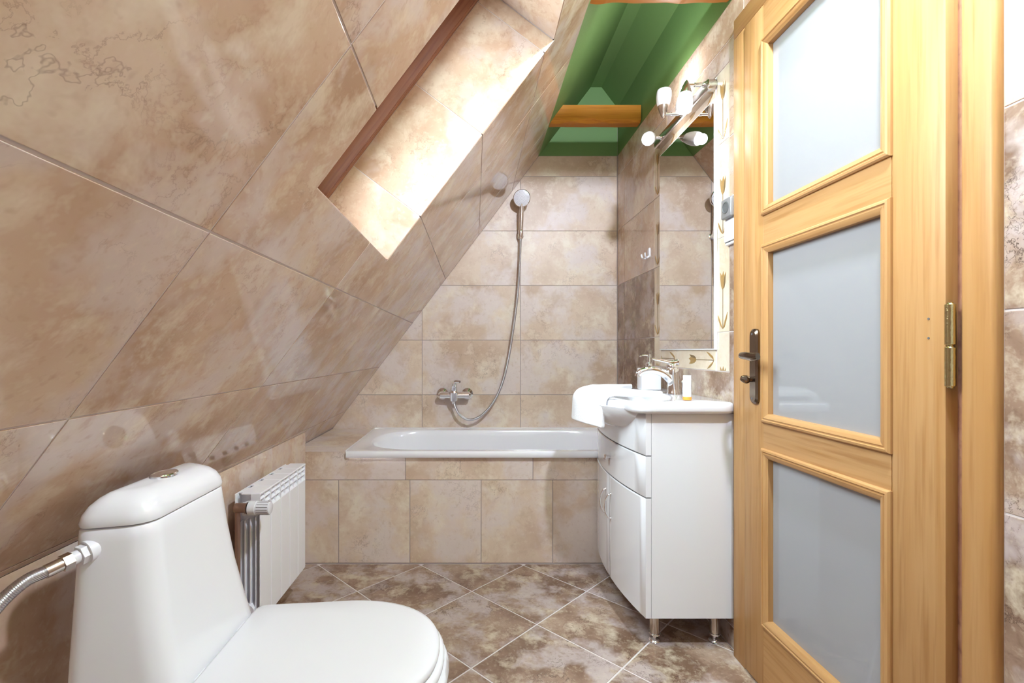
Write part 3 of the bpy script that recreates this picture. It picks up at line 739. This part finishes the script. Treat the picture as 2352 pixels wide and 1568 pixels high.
add_loft(bm, [bw(-0.640, -0.250, 0.095, 0.090, 0.001), bw(-0.640, -0.255, 0.094, 0.090, 0.05), bw(-0.640, -0.235, 0.100, 0.098, 0.14), bw(-0.655, -0.165, 0.130, 0.125, 0.22), bw(-0.668, -0.095, 0.165, 0.150, 0.30), bw(-0.670, -0.056, 0.184, 0.160, 0.352), bw(-0.670, -0.050, 0.187, 0.162, 0.372), bw(-0.666, -0.056, 0.182, 0.158, 0.3825)])
mesh_from('bowl', bm, M['ceramic'], wc, True, 60)
# water inlet
bm = bmesh.new(); dirv = Vector((-0.38, -0.91, -0.15)).normalized(); p0 = Vector((-0.640, TC-0.1465, 0.668))
add_lathe(bm, [(0.019, -0.012), (0.019, 0.006)], p0, dirv, 20); add_lathe(bm, [(0.016, 0.006), (0.016, 0.016)], p0, dirv, 6); add_lathe(bm, [(0.011, 0.016), (0.011, 0.026)], p0, dirv, 16); mesh_from('inlet_nut', bm, M['plastic'], wc, True)
hs = thing('water_hose', 'braided steel water hose feeding the toilet cistern', 'hose', (-0.74, 0.60, 0.55))
bm = bmesh.new(); add_lathe(bm, [(0.0135, 0.0265), (0.0135, 0.040)], p0, dirv, 6); add_lathe(bm, [(0.0105, 0.040), (0.0105, 0.062)], p0, dirv, 16); mesh_from('hose_nut', bm, M['nickel'], hs, True)
pe = p0+dirv*0.058
bm = bmesh.new(); add_tube(bm, catmull([pe, pe+dirv*0.03, pe+Vector((-0.012, -0.070, -0.022)), pe+Vector((-0.010, -0.120, -0.065)), pe+Vector((-0.020, -0.150, -0.130)), (XK+0.02, 0.53, 0.40)], 8), 0.0095, 14); mesh_from('braided_tube', bm, M['braid'], hs, True, 60)
bm = bmesh.new(); add_cyl(bm, (XK+0.02, 0.53, 0.40), (XK+0.02, 0.53, 0.36), 0.012); add_cyl(bm, (XK, 0.53, 0.365), (XK+0.045, 0.53, 0.365), 0.012); add_lathe(bm, [(0.022, 0), (0.018, 0.006)], (XK, 0.53, 0.365), (1, 0, 0), 20); mesh_from('angle_valve', bm, M['chrome'], hs, True)

# ------------------------------------------------------------------ vanity
van = thing('vanity_cabinet', 'white gloss bow-fronted vanity cabinet on chrome legs', 'cabinet', (0.72, 1.88, 0.0))
vy0, vy1, vxs, vxw, vz0, vz1 = 1.575, 2.190, 0.5755, XR-0.005, 0.1085, 0.792
vc = (vy0+vy1)/2
def bow(y, off=0.0):
    q = (y-vc)/((vy1-vy0)/2); return 0.534+0.034*q*q+off
def carcass_ring(z):
    pts = [Vector((vxw, vy0, z))]
    for k in range(21):
        y = vy0+(vy1-vy0)*k/20; pts.append(Vector((bow(y)+0.0225, y, z)))
    pts.append(Vector((vxw, vy1, z))); return pts
bm = bmesh.new(); add_loft(bm, [carcass_ring(vz0), carcass_ring(vz1)]); bmesh.ops.bevel(bm, geom=[e for e in bm.edges if e.calc_face_angle(0) > 1.0], offset=0.0015, segments=2, affect='EDGES'); mesh_from('carcass', bm, M['lacquer'], van, True)
def bow_panel(name, ya, yb, za, zb, th=0.018):
    bm = bmesh.new(); rings = []; n = 18; e = 0.003
    for k in range(n+1):
        y = ya+(yb-ya)*k/n; x = bow(y); d = e if k in (0, n) else 0
        rings.append([Vector((x+th+0.003, y, za)), Vector((x+e, y, za)), Vector((x+d, y, za+e)), Vector((x+d, y, zb-e)), Vector((x+e, y, zb)), Vector((x+th+0.003, y, zb))])
    add_loft(bm, rings); return mesh_from(name, bm, M['lacquer'], van, True, 40)
g = 0.0018
bow_panel('front_panel', vy0, vy1, 0.650+g, vz1)
dr = bow_panel('drawer', vy0, vy1, 0.510+g, 0.650-g)
d1 = bow_panel('cabinet_door', vy0, vc-0.0015, vz0, 0.510-g); d2 = bow_panel('cabinet_door', vc+0.0015, vy1, vz0, 0.510-g)
for zg in (0.650, 0.510):
    bm = bmesh.new(); rg = []
    for k in range(19):
        y = vy0+0.002+(vy1-vy0-0.004)*k/18; x = bow(y)
        rg.append([Vector((x+0.0195, y, zg-0.003)), Vector((x+0.004, y, zg-0.003)), Vector((x+0.004, y, zg+0.003)), Vector((x+0.0195, y, zg+0.003))])
    add_loft(bm, rg); mesh_from('seam_shade', bm, M['dark_gap'], van)  # dark strip set into the seam as the shade of the gap
for dd, y in ((d1, vc-0.030), (d2, vc+0.040)):
    bm = bmesh.new(); x = bow(y)
    add_tube(bm, catmull([(x, y, 0.440), (x-0.010, y, 0.436), (x-0.021, y, 0.415), (x-0.024, y, 0.392), (x-0.021, y, 0.369), (x-0.010, y, 0.348), (x, y, 0.344)], 6), 0.0035, 12)
    for z in (0.440, 0.344): add_lathe(bm, [(0.006, 0), (0.005, 0.003)], (x, y, z), (-1, 0, 0), 14)
    mesh_from('handle', bm, M['chrome'], dd, True)
bm = bmesh.new(); x = bow(vc); add_lathe(bm, [(0.0045, 0), (0.0045, 0.013), (0.011, 0.016), (0.0115, 0.020), (0.008, 0.024)], (x, vc-0.02, 0.583), (-1, 0, 0), 20); mesh_from('knob', bm, M['chrome'], dr, True)
for x, y in ((0.622, 1.632), (0.828, 1.632), (0.622, 2.135), (0.828, 2.135)):
    bm = bmesh.new(); add_lathe(bm, [(0.0165, 0.110), (0.0165, 0.031), (0.0155, 0.030)], (x, y, 0), (0, 0, 1), 24); lg = mesh_from('leg', bm, M['nickel'], van, True)
    bm = bmesh.new(); add_lathe(bm, [(0.019, 0.001), (0.020, 0.004), (0.016, 0.009), (0.006, 0.012), (0.006, 0.024), (0.019, 0.025), (0.019, 0.030)], (x, y, 0), (0, 0, 1), 24); ft = mesh_from('foot', bm, M['chrome'], lg, True)

# basin
bas = thing('washbasin', 'white ceramic washbasin with bowed front on the vanity', 'basin', (0.66, vc, vz1))
by0, by1 = 1.550, 2.205; bc = (by0+by1)/2; bz = 0.830
half = [(XR-0.004, by0), (0.570, by0), (0.541, by0+0.012), (0.528, by0+0.045), (0.520, by0+0.090), (0.506, by0+0.145), (0.480, by0+0.195), (0.450, by0+0.245), (0.430, by0+0.290), (0.424, bc)]
full = half+[(x, 2*bc-y) for x, y in half[-2::-1]]
outl = round_poly(full, [0.03, 0.02]+[0.03]*(len(full)-4)+[0.02, 0.03], 5)
cc = (0.62, bc); n = 120
O = resample_rays(outl, cc, n, 0.22, 0.30)
ell = [Vector((0.606+0.140*math.cos(2*math.pi*k/80), bc+0.235*math.sin(2*math.pi*k/80))) for k in range(80)]
I = resample_rays(ell, cc, n, 0.22, 0.30)
bm = bmesh.new()
sc_ = lambda p, s, z, c0=cc: [Vector((c0[0]+(q.x-c0[0])*s, c0[1]+(q.y-c0[1])*s, z)) for q in p]
def insb(pts, d):
    out = []
    for q in pts:
        v = Vector((cc[0], cc[1]))-q; out.append(q+v.normalized()*d)
    return out
def wz(pts, z):  # keep the back edge on the wall
    return [Vector((min(q.x, XR-0.004), q.y, z)) for q in pts]
add_loft(bm, [wz(insb(O, 0.010), 0.7935), wz(insb(O, 0.002), 0.797), wz(O, 0.804), wz(O, 0.818), wz(insb(O, 0.003), 0.826), wz(insb(O, 0.010), bz), sc_(I, 1.06, bz-0.002), sc_(I, 1.0, bz-0.006), sc_(I, 0.95, 0.80), sc_(I, 0.80, 0.75), sc_(I, 0.5, 0.722), sc_(I, 0.1, 0.715)], False, True)
mesh_from('basin_top', bm, M['ceramic'], bas, True, 60)
bm = bmesh.new()
def belly(f, z):   # underside of the bowl: the bow shrinks back to the cabinet
    pts = []
    for q in O:
        x = cc[0]+(q.x-cc[0])*f; y = bc+(q.y-bc)*(0.55+0.45*f)*0.78
        pts.append(Vector((min(x, 0.70), y, z)))
    return pts
def belly_ring(z, xfront, hw):
    return [Vector((0.66+(xfront-0.66)*(abs(math.cos(a))**0.9)*(1 if math.cos(a) > 0 else -0.2), bc+hw*math.copysign(abs(math.sin(a))**0.9, math.sin(a)), z)) for a in [2*math.pi*k/64 for k in range(64)]]
add_loft(bm, [belly_ring(0.802, 0.430, 0.285), belly_ring(0.785, 0.433, 0.280), belly_ring(0.765, 0.444, 0.265), belly_ring(0.745, 0.462, 0.240), belly_ring(0.728, 0.484, 0.215), belly_ring(0.716, 0.510, 0.18), belly_ring(0.710, 0.56, 0.10)])
mesh_from('bowl_underside', bm, M['ceramic'], bas, True, 70)
bm = bmesh.new(); add_lathe(bm, [(0.018, 0), (0.018, 0.003), (0.008, 0.005)], (0.62, bc, 0.717), (0, 0, 1), 20); mesh_from('drain', bm, M['chrome'], bas, True)

# basin tap
fx, fy = 0.792, bc
fc = thing('basin_tap', 'chrome single-lever basin tap on the washbasin', 'tap', (fx, fy, bz))
bm = bmesh.new()
add_lathe(bm, [(0.026, -0.002), (0.026, 0.004), (0.0225, 0.010), (0.021, 0.045), (0.023, 0.075), (0.024, 0.095), (0.021, 0.103)], (fx, fy, bz), (-0.06, 0, 1), 28)
add_tube(bm, catmull([(fx-0.006, fy, bz+0.052), (fx-0.040, fy, bz+0.082), (fx-0.085, fy, bz+0.096), (fx-0.125, fy, bz+0.090), (fx-0.143, fy, bz+0.078)], 8), lambda q: 0.019-0.007*q, 18)
add_lathe(bm, [(0.0105, 0), (0.0105, 0.010)], (fx-0.143, fy, bz+0.080), (-0.15, 0, -1), 18)
mesh_from('tap_body', bm, M['chrome'], fc, True, 50)
bm = bmesh.new(); lv = []
add_lathe(bm, [(0.020, 0), (0.021, 0.010), (0.014, 0.018)], (fx-0.007, fy, bz+0.104), (-0.06, 0, 1), 24)
add_tube(bm, catmull([(fx+0.016, fy, bz+0.126), (fx-0.010, fy, bz+0.124), (fx-0.040, fy, bz+0.131), (fx-0.085, fy, bz+0.139)], 6), lambda q: 0.012-0.008*q, 14)
mesh_from('lever', bm, M['chrome'], fc, True, 50)
bm = bmesh.new(); add_cyl(bm, (fx+0.036, fy, bz-0.002), (fx+0.036, fy, bz+0.045), 0.0025, seg=10); add_lathe(bm, [(0.004, 0), (0.006, 0.006), (0.003, 0.012)], (fx+0.036, fy, bz+0.043), (0, 0, 1), 14); mesh_from('pop_up_rod', bm, M['chrome'], fc, True)

# soap dispenser
sx, sy = 0.770, 2.085
sd = thing('soap_dispenser', 'square white soap dispenser with a silver pump behind the tap', 'soap dispenser', (sx, sy, bz))
bm = bmesh.new(); add_box(bm, sx-0.043, sx+0.043, sy-0.032, sy+0.032, bz, bz+0.096, 0.006, 3); mesh_from('bottle', bm, M['ceramic'], sd, True)
bm = bmesh.new(); add_lathe(bm, [(0.014, 0), (0.014, 0.018), (0.009, 0.024), (0.006, 0.026), (0.006, 0.048), (0.008, 0.049), (0.008, 0.060)], (sx, sy, bz+0.096), (0, 0, 1), 20)
add_tube(bm, [(sx, sy, bz+0.150), (sx-0.030, sy, bz+0.151), (sx-0.042, sy, bz+0.146)], 0.0038, 10); mesh_from('pump', bm, M['chrome'], sd, True)
# little tube standing on the rim
ux, uy = 0.738, 1.640
tb = thing('cosmetic_tube', 'small white cosmetic tube with an orange cap on the basin rim', 'tube', (ux, uy, bz))
bm = bmesh.new(); add_lathe(bm, [(0.0145, 0.001), (0.0145, 0.012)], (ux, uy, bz), (0, 0, 1), 20); mesh_from('cap', bm, M['orange'], tb, True)
bm = bmesh.new(); rg = []
for z, a_, b_ in ((0.012, 0.0135, 0.0135), (0.03, 0.0135, 0.013), (0.06, 0.014, 0.008), (0.078, 0.0145, 0.002), (0.086, 0.0145, 0.0012)):
    rg.append([Vector((ux+a_*math.cos(2*math.pi*k/24), uy+b_*math.sin(2*math.pi*k/24), bz+z)) for k in range(24)])
add_loft(bm, rg); mesh_from('tube_body', bm, M['plastic'], tb, True)

# towel folded over the front rim
def rim_x(y):
    d = abs(y-bc); best = 1
    for i in range(1, len(half)):
        (xa, ya), (xb, yb) = half[i-1], half[i]
        da, db = abs(ya-bc), abs(yb-bc)
        if db <= d <= da and da > db: return xb+(xa-xb)*(d-db)/(da-db)
    return half[-1][0]
bm = bmesh.new(); nu, nv = 40, 30; ty_a, ty_b = 1.718, 2.060; grid = []
for j in range(nv+1):
    q = j/nv; y = ty_a+(ty_b-ty_a)*q; rx = rim_x(y)-0.014; row = []
    hang = 0.118-0.010*math.sin(q*math.pi)
    top = 0.205-0.04*math.sin(q*3.0)
    for i in range(nu+1):
        s = (top+hang)*i/nu
        wob = 0.003*mnoise.noise(Vector((y*14, s*16, 1.7)))
        if s < top-0.03: p = (rx+top-s, y, bz+0.0150+wob)
        else:
            a = min((s-(top-0.03))/0.060, 1.0)*math.pi/2; ex = max(0, s-(top-0.03)-0.060); R_ = 0.060/(math.pi/2)
            p = (rx+0.03-R_*math.sin(a)-ex*0.05+wob, y, bz+0.0150-R_*(1-math.cos(a))-ex)
        yy = p[1]+0.012*(i/nu-0.5)*(1 if q < 0.5 else -1)*abs(q-0.5)*2
        row.append(bm.verts.new((p[0], yy, p[2])))
    grid.append(row)
for j in range(nv):
    for i in range(nu): bm.faces.new((grid[j][i], grid[j][i+1], grid[j+1][i+1], grid[j+1][i]))
tw = mesh_from('towel', bm, M['towel'], None, True, 180); tag(tw, 'white folded towel draped over the front of the washbasin', 'towel')
so = tw.modifiers.new('thickness', 'SOLIDIFY'); so.thickness = 0.022; so.offset = 0.0
bvm = tw.modifiers.new('round', 'BEVEL'); bvm.width = 0.0065; bvm.segments = 3; bvm.limit_method = 'ANGLE'; bvm.angle_limit = math.radians(60)

# ------------------------------------------------------------------ mirror
mir = thing('wall_mirror', 'tall frameless mirror with white edge above the washbasin', 'mirror', (XR-0.005, (my0+my1)/2, mz0))
bm = bmesh.new(); add_box(bm, XR-0.0085, XR+0.001, my0, my1, mz0, mz1, 0.001); mesh_from('mirror_edge', bm, M['white_edge'], mir)
box('mirror_glass', XR-0.0095, XR-0.0084, my0+0.004, my1-0.004, mz0+0.004, mz1-0.004, M['mirror'], mir)

# ------------------------------------------------------------------ light fitting with three spots
lf = thing('spot_bar_lamp', 'brushed nickel bar lamp with three white glass spots above the mirror', 'lamp', (XR, 1.945, 1.958))
bar = round_poly([(1.690, 1.938), (2.205, 1.938), (2.205, 1.980), (1.690, 1.980)], 0.020, 8)
bm = bmesh.new(); lr = lambda d, x: [Vector((x, 1.9475+(p.x-1.9475)*(1-d/0.2575), 1.959+(p.y-1.959)*(1-d/0.021))) for p in bar]
add_loft(bm, [lr(0, XR), lr(0, XR-0.028), lr(0.003, XR-0.031), lr(0.006, XR-0.032)]); mesh_from('bar', bm, M['nickel'], lf, True)
heads = [((0.772, 1.722, 1.970), Vector((-0.10, 0.02, -1))), ((0.764, 1.915, 1.960), Vector((0.05, 0.0, 1))), ((0.790, 2.117, 1.956), Vector((-0.42, -0.80, -0.42)))]
for k, (p, d) in enumerate(heads):
    p = Vector(p); d = d.normalized()
    bm = bmesh.new(); q = Vector((XR-0.030, p.y, p.z)); mid = q+(p-q)*0.5
    add_cyl(bm, q, p, 0.0052, seg=14); add_cyl(bm, q+(p-q)*0.15, q+(p-q)*0.55, 0.0075, seg=16); add_lathe(bm, [(0.012, 0), (0.009, 0.006)], q, p-q, 16)
    arm = mesh_from('arm', bm, M['chrome'], lf, True)
    bm = bmesh.new(); a = p-d*0.012
    add_lathe(bm, [(0.0015, -0.006), (0.006, 0.000), (0.0145, 0.020), (0.0205, 0.038), (0.0215, 0.044)], a, d, 28); cone = mesh_from('spot_housing', bm, M['nickel'], lf, True)
    bm = bmesh.new(); add_lathe(bm, [(0.0215, 0.0442), (0.0265, 0.060), (0.0295, 0.080), (0.0290, 0.100), (0.0265, 0.108), (0.0240, 0.1085), (0.0265, 0.099), (0.0270, 0.080), (0.0230, 0.060), (0.016, 0.050)], a, d, 32, True, True)
    shd = mesh_from('glass_shade', bm, M['shade'], lf, True, 60)
    bm = bmesh.new(); add_lathe(bm, [(0.012, 0.052), (0.017, 0.070), (0.018, 0.085), (0.014, 0.095), (0.006, 0.100)], a, d, 24); mesh_from('bulb', bm, M['bulb'], lf, True)
    ld = bpy.data.lights.new('spot_light', 'POINT'); ld.energy = 4.0*LAMP*(0.25, 0.9, 1.1)[k]; ld.color = (0.96, 0.95, 0.96); ld.shadow_soft_size = 0.022
    lo = bpy.data.objects.new('spot_light', ld); COL.objects.link(lo); lo.location = a+d*0.125; attach(lo, lf)

# ------------------------------------------------------------------ socket, switch, hook
so_ = thing('socket_and_switch', 'white wall plate with grey covered socket above a rocker switch', 'socket', (XR, 1.575, 1.362))
sy0, sy1 = 1.5335, 1.6155
bm = bmesh.new(); add_box(bm, XR-0.012, XR+0.001, sy0, sy1, 1.358, 1.520, 0.004, 3); mesh_from('plate', bm, M['plastic'], so_, True)
bm = bmesh.new(); add_box(bm, XR-0.028, XR-0.010, sy0+0.016, sy1-0.002, 1.444, 1.512, 0.006, 3); cov = mesh_from('socket_cover', bm, M['smoke'], so_, True)
bm = bmesh.new(); add_lathe(bm, [(0.020, 0), (0.020, 0.0015), (0.017, 0.002), (0.016, 0.0005)], (XR-0.028, (sy0+sy1)/2+0.007, 1.480), (-1, 0, 0), 24); mesh_from('cover_ring', bm, M['dark_gap'], cov, True)
bm = bmesh.new(); add_box(bm, XR-0.018, XR-0.011, sy0+0.013, sy1-0.005, 1.368, 1.438, 0.003, 3); mesh_from('rocker', bm, M['plastic'], so_, True)
box('rocker_gap', XR-0.0128, XR-0.0115, sy0+0.0115, sy1-0.0035, 1.3665, 1.4395, M['dark_gap'], so_)
hk = thing('wall_hook', 'small white double hook stuck on the tiles beside the mirror', 'hook', (XR, 2.343, 1.455))
bm = bmesh.new(); pr = round_poly([(2.330, 1.462), (2.356, 1.462), (2.356, 1.512), (2.330, 1.512)], 0.012, 6); hr = lambda s, x: [Vector((x, 2.343+(p.x-2.343)*s, 1.487+(p.y-1.487)*s)) for p in pr]
add_loft(bm, [hr(1, XR+0.001), hr(1, XR-0.004), hr(0.8, XR-0.007)]); mesh_from('hook_plate', bm, M['plastic'], hk, True)
for s in (-1, 1):
    bm = bmesh.new(); add_tube(bm, catmull([(XR-0.005, 2.343+s*0.004, 1.470), (XR-0.016, 2.343+s*0.010, 1.460), (XR-0.028, 2.343+s*0.020, 1.465), (XR-0.032, 2.343+s*0.025, 1.483)], 6), 0.0042, 10); mesh_from('prong', bm, M['plastic'], hk, True)
